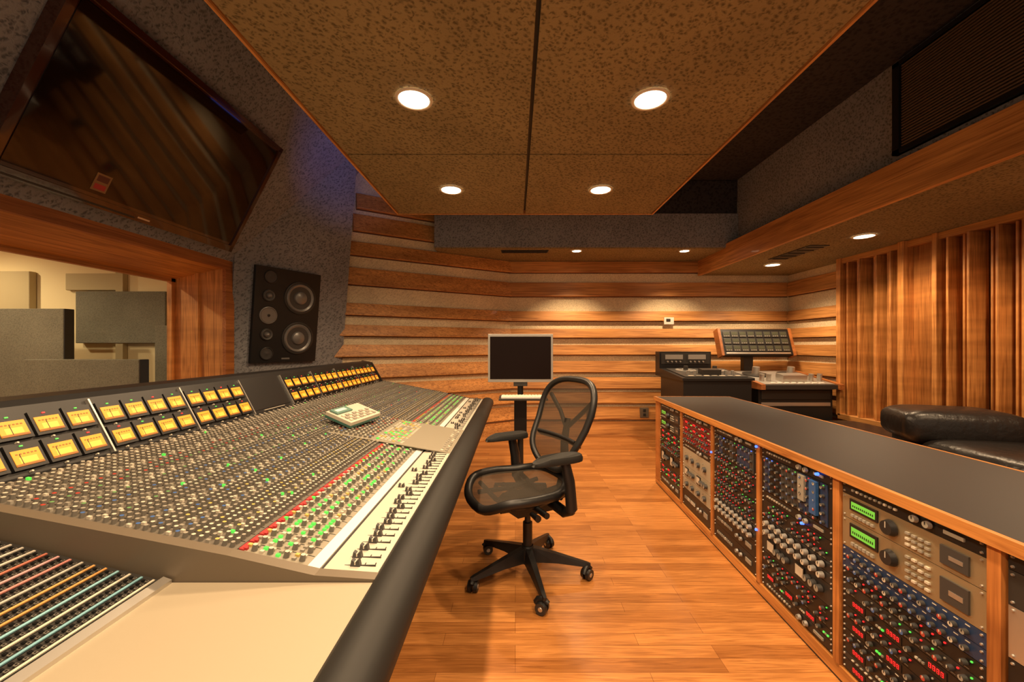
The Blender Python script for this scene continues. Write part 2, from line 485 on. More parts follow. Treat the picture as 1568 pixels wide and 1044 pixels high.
b.box(0.5, 0.3, -0.085, 1.0, 0.7, -0.06, M_black)
b.done(0.004)

# ---------------------------------------------------------------- studio monitor speaker
b = B("studio_monitor_speaker"); b.frame(SO, SD, SI, SU)
W, H = 0.638, 0.9
b.box(0, -0.035, 0, W, 0.004, H, M_black)
OUT = (0, -1, 0)
def driver(u, v, r, kind):
    c = (u, -0.036, v)
    b.lathe([(r, 0), (r*0.98, 0.008), (r*0.88, 0.010), (r*0.84, 0.002)], c, OUT, 32, M_dk if kind != 'mid' else M_cap)
    if kind == 'w':
        b.lathe([(r*0.86, 0.004), (r*0.80, 0.018), (r*0.68, 0.006)], c, OUT, 32, M_cap)
        b.lathe([(r*0.68, 0.006), (r*0.5, 0.0045), (r*0.38, 0.003)], c, OUT, 32, M_cone)
        b.lathe([(r*0.40, 0.003), (r*0.36, 0.020), (r*0.18, 0.032), (0.001, 0.035)], c, OUT, 32, M_cap)
    elif kind == 'mid':
        b.lathe([(r*0.84, 0.008), (r*0.2, 0.009), (0.001, 0.010)], c, OUT, 32, M_cap)
        b.lathe([(r*0.16, 0.012), (0.001, 0.014)], c, OUT, 16, M_black)
    else:
        b.lathe([(r*0.84, 0.004), (r*0.45, 0.001), (0.001, 0.008)], c, OUT, 24, M_cone)
for v in (0.64, 0.24): driver(0.43, v, 0.165, 'w')
for v in (0.81, 0.09): driver(0.135, v, 0.062, 's')
for v in (0.635, 0.27): driver(0.125, v, 0.058, 'w')
driver(0.13, 0.45, 0.082, 'mid')
b.box(0.28, -0.037, 0.03, 0.36, -0.034, 0.045, M_cap)
b.done(0.004)

# ---------------------------------------------------------------- mixing console
b = B("mixing_console")
Y0, Y1 = 0.98, 4.15
prof = [(-0.336, 0.74), (-0.48, 0.747), (-0.69, 0.792), (-1.38, 0.926)]
def SZ(x):
    for (xa, za), (xb, zb) in zip(prof, prof[1:]):
        if xb <= x <= xa: return za+(zb-za)*(x-xa)/(xb-xa)
    return prof[-1][1]
b.prism(prof+[(-1.40, 0.928), (-1.50, 1.118), (-1.52, 1.135), (-1.60, 1.14), (-1.64, 1.10), (-1.64, 0.6), (-0.6, 0.6), (-0.336, 0.66)], Y0, Y1, M_black)
b.box(-1.55, 1.1, 0, -0.75, 3.9, 0.6, M_dk)
arm = [(-0.336, 0.742), (-0.325, 0.752), (-0.30, 0.757), (-0.27, 0.755), (-0.245, 0.742), (-0.230, 0.72), (-0.227, 0.695), (-0.24, 0.67), (-0.27, 0.655), (-0.336, 0.65)]
b.prism(arm, 0.1, Y1+0.02, M_rubber, smooth=True)
for yy in (Y0-0.03, Y1):
    b.prism([(-0.336, 0.62), (-0.336, 0.742), (-0.48, 0.752), (-0.69, 0.80), (-1.39, 0.935), (-1.5, 1.125), (-1.6, 1.145), (-1.65, 1.1), (-1.65, 0.55)], yy, yy+0.03, M_cheek if yy < 2 else M_black)
def plate(xa, xb, ya, yb, mt, h=0.002):
    za, zb = SZ(xa), SZ(xb)
    b.prism([(xa, za), (xa, za+h), (xb, zb+h), (xb, zb)], ya, yb, mt)
plate(-0.338, -0.474, Y0, Y1, M_fader)
plate(-0.474, -0.480, Y0, Y1, M_dk)
plate(-0.482, -0.512, Y0, Y1, M_white, 0.004)
plate(-0.514, -0.686, Y0, Y1, M_strip)
plate(-0.692, -1.375, Y0, Y1, M_eq)
MS0, MS1 = 2.06, 2.62
pitch = 0.0395
n1 = Vector((0.192, 0, 0.981)).normalized()
e1 = Vector((0, 1, 0)); e2 = n1.cross(e1)
SEG = 7
ring = [(math.cos(2*math.pi*i/SEG), math.sin(2*math.pi*i/SEG)) for i in range(SEG)]
def knob(x, y, r, h, side, top, z=None, off=0.002):
    z = SZ(x) if z is None else z
    c = Vector((x, y, z))+n1*off
    base = [c+e1*(r*a)+e2*(r*q) for a, q in ring]
    topv = [c+n1*h+e1*(r*0.8*a)+e2*(r*0.8*q) for a, q in ring]
    b.add(base+topv, [(i, (i+1) % SEG, SEG+(i+1) % SEG, SEG+i) for i in range(SEG)], side)
    b.add(topv, [tuple(range(SEG))], top)
def butt(x, y, sx, sy, h, mt):
    z = SZ(x)
    dz = 0.194*sx/2
    vs = []
    for hh in (0.0, h):
        for ax, ay in ((-1, -1), (1, -1), (1, 1), (-1, 1)):
            vs.append((x+ax*sx/2, y+ay*sy/2, z-ax*dz+0.002+hh))
    b.add(vs, [(4, 5, 6, 7), (0, 1, 5, 4), (1, 2, 6, 5), (2, 3, 7, 6), (3, 0, 4, 7)], mt)
rows = []
x = -0.708
while x > -1.365:
    rows.append(x); x -= 0.0198
rowcol = [[0, 0, 5, 1, 0, 5, 1, 5, 0, 1, 4, 0, 5, 1, 1, 4, 3, 1, 1, 0, 1, 0, 4, 1, 3, 1, 2, 2, 0, 1, 0, 1, 0, 0][i % 34] for i in range(len(rows))]
ych = Y0+0.025
while ych < Y1-0.02:
    inms = MS0 < ych < MS1
    if not inms:
        b.box(-0.462, ych-0.0014, SZ(-0.4)-0.002, -0.352, ych+0.0014, SZ(-0.4)+0.0035, M_dk)
        fx = -0.397+random.uniform(-0.018, 0.012)
        if random.random() < 0.12: fx = -0.445
        b.prism([(fx-0.013, 0.742), (fx-0.009, 0.762), (fx, 0.756), (fx+0.009, 0.762), (fx+0.013, 0.742)], ych-0.0065, ych+0.0065, M_kn2)
        b.box(fx-0.0015, ych-0.007, 0.750, fx+0.0015, ych+0.007, 0.757, M_k[0])
        for k in range(5):
            b.box(-0.46+k*0.026, ych+0.006, SZ(-0.4)+0.001, -0.458+k*0.026, ych+0.012, SZ(-0.4)+0.0028, M_dk)
        for k, xx in enumerate((-0.535, -0.575, -0.615, -0.655)):
            knob(xx, ych-0.006, 0.0075, 0.016, M_knob, M_k[0])
            butt(xx, ych+0.010, 0.010, 0.008, 0.006, M_k[random.choice([0, 1, 1])])
            butt(xx-0.018, ych+0.008, 0.010, 0.009, 0.006, M_ledG if random.random() < (0.5 if k < 3 else 0.25) else M_k[random.choice([0, 1, 5])])
            butt(xx-0.018, ych-0.009, 0.009, 0.008, 0.006, M_redp if k == 3 else random.choice([M_ledG, M_k[0], M_k[1], M_k[1], M_k[1]]))
        butt(-0.680, ych, 0.012, pitch*0.85, 0.004, M_redp)
    for i, xx in enumerate(rows):
        if inms and xx > -0.98: continue
        for s in (-1, 1):
            c = rowcol[i] if s > 0 else rowcol[(i+3) % len(rows)]
            if c in (2, 3, 4, 5) and random.random() < 0.35: c = 0
            yy = ych+s*0.0095
            q = random.random()
            if (i*2+s) % 5 == 0:
                butt(xx, yy, 0.009, 0.007, 0.007, M_ledG if q < 0.05 else (M_ledR if q < 0.055 else M_k[1 if q < 0.5 else 0]))
            else:
                knob(xx, yy, 0.0062, 0.013, M_knob, M_k[c])
    if not inms:
        plate(-0.695, -1.37, ych+pitch/2-0.0008, ych+pitch/2+0.0008, M_black, 0.003)
        plate(-0.516, -0.684, ych+pitch/2-0.0006, ych+pitch/2+0.0006, M_black, 0.003)
    ych += pitch
plate(-0.34, -0.99, MS0, MS1, M_strip, 0.004)
plate(-0.50, -0.74, MS0+0.02, MS1-0.02, M_desk, 0.008)
yy = MS0+0.04
while yy < MS1-0.03:
    for k in range(11):
        xx = -0.515-k*0.021
        butt(xx, yy, 0.013, 0.015, 0.014, M_k[random.choice([0, 0, 1, 5])] if random.random() > 0.1 else M_ledG)
    yy += 0.026
yy = MS0+0.03
while yy < MS1-0.03:
    for k in range(9):
        xx = -0.765-k*0.025
        knob(xx, yy, 0.009, 0.018, M_knob, M_k[random.choice([0, 0, 1, 1, 2, 4])])
    for xx in (-0.36, -0.385, -0.41, -0.435, -0.46):
        butt(xx, yy, 0.012, 0.02, 0.01, M_k[random.choice([0, 1, 1])])
    yy += 0.04
TM = Vector((-0.1, 0, 0.19)).normalized(); NM = Vector((0.19, 0, 0.1)).normalized()
b.frame((-1.40, 0, 0.928), (0, 1, 0), TM, NM)
ms = Y0+0.03
k = 0
while ms < Y1-0.03:
    me_ = min(ms+0.375, Y1)
    b.box(ms-0.003, 0.0, 0, ms+0.003, 0.205, 0.012, M_silver if k else M_black)
    if k != 3:
        ncol = 4 if me_-ms > 0.3 else int((me_-ms)/0.09)
        for c in range(ncol):
            for r in range(2):
                u0 = ms+0.012+c*0.0905; v0 = 0.022+r*0.092
                b.box(u0, v0-0.006, 0, u0+0.082, v0+0.072, 0.012, M_black)
                b.box(u0+0.008, v0+0.004, 0.012, u0+0.074, v0+0.052, 0.0135, M_vu)
                b.box(u0+0.020, v0+0.012, 0.0135, u0+0.062, v0+0.030, 0.0139, M_vuh)
                b.box(u0+0.008, v0+0.004, 0.0135, u0+0.074, v0+0.010, 0.0145, M_vud)
                for q in range(6):
                    b.box(u0+0.016+q*0.009, v0+0.038, 0.0135, u0+0.021+q*0.009, v0+0.042, 0.0142, M_vud)
                b.box(u0+0.024+0.01*((c*3+r) % 3), v0+0.008, 0.0135, u0+0.0255+0.01*((c*3+r) % 3), v0+0.040, 0.0145, M_black)
                b.box(u0+0.034, v0+0.062, 0.012, u0+0.042, v0+0.066, 0.014, M_ledG if (c+r) % 3 else M_ledR)
                b.cyl((u0+0.041, v0-0.014, 0.0), (u0+0.041, v0-0.014, 0.008), 0.004, 0.003, 6, M_k[0])
    else:
        b.box(ms+0.006, 0.02, 0, me_-0.006, 0.20, 0.003, M_black)
        b.box(ms+0.09, 0.008, 0.0, me_-0.09, 0.013, 0.006, M_k[1])
    ms += 0.375; k += 1
b.done()

b = B("patchbay_desk")
b.box(-0.82, 0.12, 0.70, -0.337, 0.948, 0.736, M_desk)
b.box(-0.80, 0.14, 0.0, -0.60, 0.90, 0.70, M_dk)
wing = [(-0.825, 0.74), (-1.36, 0.872), (-1.36, 0.6), (-0.825, 0.6)]
b.prism(wing, 0.12, 0.945, M_dk)
b.prism([(-0.815, 0.73), (-0.815, 0.745), (-0.835, 0.752), (-0.84, 0.735)], 0.12, 0.945, M_silver)
b.box(-1.36, 0.14, 0, -0.85, 0.90, 0.6, M_dk)
WT = Vector((-0.535, 0, 0.132)).normalized(); WN = Vector((0.132, 0, 0.535)).normalized()
b.frame((-0.825, 0, 0.742), (0, -1, 0), WT, WN)
cols = [(0.6,0.56,0.46),(0.2,0.42,0.5),(0.6,0.56,0.46),(0.25,0.5,0.58),(0.65,0.32,0.1),(0.7,0.36,0.12),(0.5,0.48,0.42),(0.65,0.26,0.23),(0.65,0.36,0.36),(0.55,0.18,0.12),(0.6,0.56,0.48),(0.6,0.57,0.5),(0.62,0.58,0.5),(0.62,0.58,0.5),(0.5,0.1,0.15),(0.2,0.5,0.2),(0.6,0.56,0.5),(0.5,0.5,0.45)]
cm = [mat("label_strip_%02d" % i, c, 0.5) for i, c in enumerate(cols)]
jack = mat("jack_socket", (0.01, 0.01, 0.01), 0.3)
for i in range(18):
    v = 0.022+i*0.0288
    b.box(-0.935, v, 0, -0.13, v+0.005, 0.003, cm[i])
    u = -0.93
    while u < -0.14:
        for dv in (0.011, 0.020):
            b.box(u, v+dv-0.002, 0, u+0.006, v+dv+0.0035, 0.0022, M_knob if dv < 0.015 else jack)
            b.box(u+0.0015, v+dv-0.0005, 0.002, u+0.0045, v+dv+0.002, 0.003, jack)
        u += 0.0135
b.done()

b = B("tape_remote_control")
ex = Vector((0.25, 0.97, 0)).normalized()
ezr = Vector((0.30, -0.12, 0.95)).normalized(); eyr = ezr.cross(ex).normalized(); ex = eyr.cross(ezr).normalized()
b.frame((-0.89, 2.15, 0.865), ex, eyr, ezr)
b.box(0, 0, 0, 0.27, 0.17, 0.02, M_k[0])
b.box(0, 0, -0.014, 0.27, 0.17, 0, mat("remote_case_green", (0.05, 0.16, 0.13), 0.4))
b.box(0.015, 0.105, 0.02, 0.14, 0.16, 0.030, mat("remote_green_panel", (0.12, 0.24, 0.20), 0.4)); b.box(0.03, 0.12, 0.030, 0.11, 0.145, 0.032, M_white)
for i in range(8):
    for j in range(3):
        b.box(0.02+i*0.029, 0.016+j*0.026, 0.02, 0.040+i*0.029, 0.034+j*0.026, 0.026, M_k[(i+j) % 2])
b.done(0.003)

# ---------------------------------------------------------------- outboard rack credenza
RU = Vector((0.034, 1, 0)).normalized(); RN = Vector((-1, 0.034, 0)).normalized(); RO = (1.206, 0, 0)
b = B("outboard_rack_cabinet"); b.frame(RO, RU, RN, (0, 0, 1))
UA, UB = 0.46, 3.78
b.box(UA, -0.68, 0.787, UB, 0.0, 0.817, M_lam)
b.box(UA, 0.0, 0.784, UB+0.012, 0.018, 0.819, M_rail)
b.box(UB, -0.69, 0.784, UB+0.012, 0.0, 0.819, M_rail)
b.box(UA, -0.69, 0.784, UB, -0.68, 0.819, M_rail)
b.box(UA, -0.68, 0.02, UB, -0.3, 0.787, M_black)
b.box(UA, -0.3, 0.0, UB, 0.0, 0.045, M_dk)
b.box(UA, -0.02, 0.012, UB, 0.004, 0.062, M_rail)
posts = [0.50+0.53*i for i in range(7)]
for p in posts:
    b.box(p-0.016, -0.3, 0.05, p+0.016, 0.004, 0.787, M_post)
b.box(UB-0.10, -0.3, 0.05, UB, 0.003, 0.787, M_post)
rv = random.Random(11)
def rect(u0, u1, z0, z1, w0, w1, mt): b.box(u0, w0, z0, u1, w1, z1, mt)
def kn(u, z, r, h, side, top, seg=12):
    b.cyl((u, 0.0, z), (u, h, z), r, r*0.82, seg, side, top)
    b.box(u-0.0012, h, z, u+0.0012, h+0.0012, z+r*0.75, M_k[6] if top in (M_k[0], M_k[1]) else M_k[0])
def unit(uL, zt, nU, face, style):
    H = nU*0.0445; z0 = zt-H; W = 0.482
    rect(uL-W, uL, z0+0.001, zt-0.001, -0.28, -0.004, face)
    for uu in (uL-0.01, uL-W+0.01):
        for zz in (z0+0.010, zt-0.010):
            b.cyl((uu, -0.004, zz), (uu, 0.0, zz), 0.004, 0.003, 6, M_silver)
    F = -0.004
    L = lambda f: uL-0.03-(W-0.06)*f
    if style == 'knobs':
        rws = max(1, round(nU*1.0)); n = 12
        for r in range(rws):
            for i in range(n):
                if rv.random() < 0.15: continue
                kn(L((i+0.5)/n), z0+H*(r+0.5)/rws, 0.0092, 0.014, M_kn2, M_k[rv.choice([0, 1, 1, 2, 4, 2, 6])], 10)
                rect(L((i+0.9)/n)-0.002, L((i+0.9)/n)+0.002, z0+H*(r+0.7)/rws, z0+H*(r+0.7)/rws+0.004, F, 0.0, rv.choice([M_ledG, M_ledR, M_ledR, M_k[1]]))
                rect(L((i+0.5)/n)-0.006, L((i+0.5)/n)+0.006, z0+H*(r+0.14)/rws, z0+H*(r+0.14)/rws+0.002, F, -0.003, M_k[1])
    elif style == 'silverknobs':
        rws = max(1, int(nU)); n = 9
        for r in range(rws):
            for i in range(n):
                kn(L((i+0.5)/n), z0+H*(r+0.5)/rws, 0.0135, 0.02, M_nick, M_k[0], 14)
    elif style == 'colour':
        n = 14
        for i in range(n):
            kn(L((i+0.5)/n), z0+H*0.42, 0.0085, 0.013, M_kn2, M_k[[2, 4, 1, 4, 2, 0, 1][i % 7]])
            rect(L((i+0.5)/n)-0.006, L((i+0.5)/n)+0.006, z0+H*0.78, z0+H*0.84, F, -0.003, M_k[0])
    elif style == 'seg':
        n = 3
        for r in range(max(1, int(nU))):
            zc = z0+H*(r+0.5)/max(1, int(nU))
            for i in range(n):
                rect(L(i/n+0.17), L(i/n+0.03), zc-0.012, zc+0.014, F, -0.002, M_black)
                for d in range(4):
                    u = L(i/n+0.05)-d*0.012
                    rect(u-0.007, u, zc-0.006, zc+0.008, -0.002, 0.0, M_ledR)
                    rect(u-0.0055, u-0.0018, zc-0.004, zc, 0.0, 0.0006, M_black)
                    rect(u-0.0055, u-0.0018, zc+0.002, zc+0.006, 0.0, 0.0006, M_black)
                kn(L(i/n+0.24), zc, 0.009, 0.013, M_kn2, M_k[1])
                for d in range(3):
                    rect(L(i/n+0.29)-d*0.011-0.004, L(i/n+0.29)-d*0.011+0.003, zc-0.012, zc-0.006, F, 0.001, rv.choice([M_k[0], M_ledG, M_k[1]]))
    elif style == 'lcd':
        rect(L(0.30), L(0.02), z0+H*0.42, zt-H*0.12, F, 0.001, M_black)
        rect(L(0.28), L(0.04), z0+H*0.5, zt-H*0.22, 0.001, 0.002, M_lcd)
        for d in range(11):
            rect(L(0.055+d*0.02)-0.004, L(0.055+d*0.02), z0+H*0.58, z0+H*0.66, 0.002, 0.0026, M_black)
        for d in range(6):
            rect(L(0.05+d*0.04)-0.006, L(0.05+d*0.04)+0.006, z0+H*0.16, z0+H*0.26, F, 0.003, M_k[1])
        kn(L(0.42), z0+H*0.5, min(0.027, H*0.34), 0.018, M_black, M_k[6], 24)
        for i in range(4):
            for j in range(max(1, int(nU*2)-1)):
                u = L(0.56+i*0.05); z = z0+H*(0.2+j*0.2)
                if z < zt-0.008: rect(u-0.0065, u+0.0065, z-0.003, z+0.004, F, 0.003, M_k[rv.choice([0, 1, 1])])
        rect(L(0.98), L(0.80), z0+H*0.2, zt-H*0.2, F, 0.002, M_kn2)
        rect(L(0.95), L(0.86), z0+H*0.42, zt-H*0.45, 0.002, 0.003, M_silver)
    elif style == 'vu':
        for s in (0.05, 0.55):
            rect(L(s+0.14), L(s), z0+H*0.2, zt-H*0.15, F, 0.003, M_black)
            rect(L(s+0.13), L(s+0.01), z0+H*0.3, zt-H*0.22, 0.003, 0.004, M_k[0])
            for i in range(3):
                kn(L(s+0.20+i*0.085), z0+H*0.55, min(0.016, H*0.28), 0.02, M_kn2, M_k[1], 16)
    elif style == 'mods':
        n = 10; w = (W-0.05)/n
        for i in range(n):
            u = uL-0.025-i*w
            fm = rv.choice([M_black, M_dk, M_black, M_blue, M_kn2, M_black])
            rect(u-w+0.002, u-0.001, z0+0.004, zt-0.004, F, -0.001, fm)
            rr = max(2, int(nU*1.3))
            for r in range(rr):
                kn(u-w/2, z0+H*(r+0.5)/rr, 0.0075, 0.013, M_kn2, M_k[rv.choice([0, 1, 1, 2, 4, 1])], 10)
            rect(u-w/2-0.003, u-w/2+0.003, zt-0.012, zt-0.008, 0, 0.002, rv.choice([M_ledG, M_ledR, M_ledB, M_k[1]]))
    elif style == 'line':
        for i in range(10):
            u = L(0.05+i*0.045)
            rect(u-0.005, u+0.004, z0+H*0.42, z0+H*0.58, F, 0.002, M_k[rv.choice([0, 1, 1])])
        kn(L(0.62), z0+H*0.5, min(0.012, H*0.3), 0.012, M_nick, M_k[1])
        kn(L(0.72), z0+H*0.5, min(0.012, H*0.3), 0.012, M_nick, M_k[1])
        rect(L(0.95), L(0.82), z0+H*0.38, z0+H*0.62, F, 0.001, M_k[1])
    elif style == 'big':
        for i in range(4):
            kn(L(0.14+i*0.24), z0+H*0.5, min(0.019, H*0.3), 0.018, M_kn2, M_k[1], 20)
            for q in range(3):
                rect(L(0.05+i*0.24)-0.003, L(0.05+i*0.24)+0.003, z0+H*(0.3+0.2*q), z0+H*(0.3+0.2*q)+0.004, F, 0.001, M_k[1])
def bay(i, specs):
    uL = posts[i+1]-0.0245; zt = 0.782
    for nU, face, st in specs:
        unit(uL, zt, nU, face, st); zt -= nU*0.0445
bay(0, [(1, M_black, 'line'), (2, M_dk, 'vu'), (3, M_silver, 'big'), (2, M_black, 'seg'), (3, M_silver, 'knobs'), (2, M_silver, 'big'), (3, M_dk, 'knobs')])
bay(1, [(1, M_black, 'line'), (2, M_gold, 'lcd'), (2.5, M_gold, 'lcd'), (1, M_blue, 'colour'), (1, M_blue, 'colour'), (1, M_black, 'knobs'), (1, M_dk, 'knobs'), (1, M_black, 'seg'), (1, M_black, 'knobs'), (1, M_black, 'seg'), (1, M_black, 'colour'), (1, M_black, 'seg'), (0.5, M_dk, 'line'), (1, M_black, 'seg')])
bay(2, [(1, M_black, 'line'), (4, M_black, 'mods'), (1, M_black, 'line'), (2, M_black, 'knobs'), (1, M_black, 'silverknobs'), (1, M_dk, 'silverknobs'), (2, M_dk, 'vu'), (2, M_black, 'knobs'), (1, M_black, 'seg'), (1, M_black, 'line')])
bay(3, [(1, M_black, 'line'), (3, M_black, 'mods'), (3, M_black, 'knobs'), (3, M_black, 'knobs'), (2, M_black, 'silverknobs'), (2, M_black, 'line'), (2, M_black, 'line')])
bay(4, [(1, M_black, 'line'), (2, M_maroon, 'seg'), (2, M_maroon, 'knobs'), (1, M_black, 'line'), (3, M_desk, 'big'), (2, M_desk, 'vu'), (2, M_desk, 'big'), (3, M_black, 'line')])
bay(5, [(1, M_black, 'line'), (2, M_dk, 'lcd'), (2, M_black, 'lcd'), (2, M_black, 'seg'), (2, M_black, 'knobs'), (3, M_black, 'vu'), (2, M_dk, 'seg'), (2, M_black, 'line')])
b.box(1.66, -0.004, 0.59, 1.70, 0.012, 0.73, mat("bright_blue_module", (0.03, 0.10, 0.28), 0.4))
b.box(1.735, -0.004, 0.62, 1.775, 0.010, 0.73, M_k[1])
for (u, z) in ((2.10, 0.768), (2.62, 0.60), (1.66, 0.765), (2.10, 0.33), (1.75, 0.52)):
    b.cyl((u, 0, z), (u, 0.012, z), 0.007, 0.006, 8, M_ledB)
b.done()

# ---------------------------------------------------------------- office chair
b = B("office_chair")
CO = Vector((0.07, 2.262, 0))
cf = Vector((-0.89, -0.456, 0)).normalized(); cx = cf.cross(Vector((0, 0, 1)))
b.M = Matrix.Translation(CO)
b.lathe([(0.001, 0.075), (0.04, 0.075), (0.048, 0.10), (0.042, 0.15), (0.032, 0.17)], (0, 0, 0), (0, 0, 1), 20, M_black)
for a in (-78, -6, 66, 138, 210):
    t = math.radians(a); d = Vector((math.cos(t), math.sin(t), 0)); s = Vector((-d.y, d.x, 0))
    vs = []
    for rr, w, zt, zb in ((0.02, 0.030, 0.165, 0.085), (0.16, 0.024, 0.133, 0.085), (0.33, 0.016, 0.090, 0.068), (0.352, 0.010, 0.084, 0.070)):
        p = d*rr
        vs += [p-s*w+Vector((0, 0, zb)), p+s*w+Vector((0, 0, zb)), p+s*w*0.6+Vector((0, 0, zt)), p-s*w*0.6+Vector((0, 0, zt))]
    fs = []
    for k in range(3):
        for j in range(4):
            fs.append((k*4+j, k*4+(j+1) % 4, (k+1)*4+(j+1) % 4, (k+1)*4+j))
    fs += [(0, 1, 2, 3), (15, 14, 13, 12)]
    b.add(vs, fs, M_black)
    p = d*0.34
    b.cyl(p+Vector((0, 0, 0.05)), p+Vector((0, 0, 0.085)), 0.010, 0.010, 10, M_black)
    rd = Vector((math.cos(t+0.9), math.sin(t+0.9), 0)); ax = Vector((-rd.y, rd.x, 0))
    pc = p-rd*0.012+Vector((0, 0, 0.031))
    for sg in (-1, 1):
        b.cyl(pc+ax*sg*0.007, pc+ax*sg*0.026, 0.031, 0.028, 20, M_black, M_dk)
        b.cyl(pc+ax*sg*0.026, pc+ax*sg*0.028, 0.012, 0.010, 12, M_silver)
    b.tube([pc+rd*-0.034+Vector((0, 0, 0.01)), pc+rd*-0.02+Vector((0, 0, 0.034)), pc+rd*0.01+Vector((0, 0, 0.04)), pc+rd*0.03+Vector((0, 0, 0.022))], 0.010, M_black, 6, flat=1.6)
b.cyl((0, 0, 0.15), (0, 0, 0.30), 0.027, 0.027, 16, M_black)
b.cyl((0, 0, 0.28), (0, 0, 0.42), 0.017, 0.017, 16, M_dk)
b.frame(CO+Vector((0, 0, 0.025)), cx, cf, (0, 0, 1))
b.prism([(-0.17, 0.40), (-0.12, 0.345), (0.10, 0.34), (0.17, 0.395), (0.12, 0.435), (-0.14, 0.435)], -0.075, 0.075, M_black, axis='X')
b.cyl((-0.26, 0.03, 0.41), (0.26, 0.03, 0.41), 0.016, 0.016, 10, M_black)
b.cyl((-0.17, 0.07, 0.395), (-0.24, 0.07, 0.395), 0.012, 0.018, 10, M_black)
def sup(t, w, h, n=2.8):
    c, s = math.cos(t), math.sin(t)
    return (w*math.copysign(abs(c)**(2/n), c), h*math.copysign(abs(s)**(2/n), s))
def seatp(x, y):
    z = 0.482
    yy = y
    if yy > 0.14: z -= (yy-0.14)**2*4.5
    z += 0.3*x*x + (0.9*(max(0, -yy-0.08))**2*2)
    return (x, 0.07+yy, z)
N = 40
out = []
for i in range(N):
    px, py = sup(2*math.pi*i/N, 0.27, 0.25)
    px *= 1.0 - 0.10*max(0, -py/0.25)
    out.append((px, py))
b.tube([seatp(*p) for p in out], 0.024, M_black, 10, True, 1.0)
vs = []; fs = []
R = 8
for k in range(R+1):
    f = k/R
    for (px, py) in out:
        q = seatp(px*f, py*f); vs.append((q[0], q[1], q[2]-0.022*(1-f*f)))
for k in range(R):
    for i in range(N):
        j = (i+1) % N
        fs.append((k*N+i, k*N+j, (k+1)*N+j, (k+1)*N+i))
b.add(vs, fs, M_mesh, True)
for sx in (-0.15, 0.15):
    b.tube([(sx, -0.15, 0.452), (sx, 0.02, 0.425), (sx, 0.24, 0.435)], 0.014, M_black, 8)
b.tube([(-0.22, 0.20, 0.462), (0, 0.20, 0.44), (0.22, 0.20, 0.462)], 0.013, M_black, 8)
b.tube([(-0.22, -0.08, 0.47), (0, -0.08, 0.43), (0.22, -0.08, 0.47)], 0.013, M_black, 8)
def backp(x, h):
    z = 0.565+0.505*h
    y = -0.165-0.05*math.sin(h*math.pi*0.9)*0.2-0.17*h+0.035*math.exp(-((h-0.22)/0.22)**2)
    y += 0.55*x*x
    return (x, y, z)
out = []
for i in range(48):
    px, ph = sup(2*math.pi*i/48, 1, 1, 3.0)
    h = (ph+1)/2
    w = 0.195+0.09*(h**0.8)
    out.append((px*w, h))
b.tube([backp(*p) for p in out], 0.019, M_black, 10, True)
vs = []; fs = []; N = 48; R = 8
for k in range(R+1):
    f = k/R
    for (px, h) in out:
        vs.append(backp(px*f, 0.5+(h-0.5)*f))
for k in range(R):
    for i in range(N):
        j = (i+1) % N
        fs.append((k*N+i, k*N+j, (k+1)*N+j, (k+1)*N+i))
b.add(vs, fs, M_mesh, True)
b.tube([(x, backp(x, 0.33)[1]-0.02, backp(x, 0.33)[2]) for x in (-0.2, -0.1, 0, 0.1, 0.2)], 0.03, M_black, 8, flat=0.45)
b.tube([(0, -0.10, 0.41), (0, -0.22, 0.43), (0, -0.255, 0.55), (0, -0.25, 0.70), (0, -0.275, 0.84)], [0.03, 0.03, 0.028, 0.024, 0.018], M_black, 10)
for sg in (-1, 1):
    b.tube([(0, -0.265, 0.78), (sg*0.10, -0.29, 0.87), (sg*0.22, backp(0.22, 0.80)[1]-0.015, 0.965)], 0.013, M_black, 8)
for sg in (-1, 1):
    b.tube([(sg*0.12, -0.08, 0.415), (sg*0.24, -0.09, 0.40), (sg*0.295, -0.09, 0.43), (sg*0.305, -0.085, 0.52)], [0.022, 0.022, 0.024, 0.022], M_black, 10, flat=1.3)
    b.tube([(sg*0.305, -0.088, 0.44), (sg*0.305, -0.075, 0.58), (sg*0.30, -0.05, 0.69)], [0.030, 0.028, 0.024], M_black, 10, flat=1.5)
    pad = []
    for i in range(20):
        px, py = sup(2*math.pi*i/20, 0.052, 0.145, 2.8)
        pad.append((sg*0.29+px*(1.0-0.15*py/0.135), -0.01+py))
    vs = [(x, y, 0.685-0.02*max(0, (y-0.05))*2) for x, y in pad]+[(sg*0.29+(x-sg*0.29)*1.06, y, 0.702-0.3*max(0, y-0.06)) for x, y in pad]+[(sg*0.29+(x-sg*0.29)*0.9, y*0.96, 0.718-0.3*max(0, y-0.06)) for x, y in pad]
    fs = []
    for k in range(2):
        for i in range(20):
            j = (i+1) % 20
            fs.append((k*20+i, k*20+j, (k+1)*20+j, (k+1)*20+i))
    b.add(vs, fs, M_rubber, True)
    b.add(vs, [tuple(range(19, -1, -1)), tuple(range(40, 60))], M_rubber)
b.done()

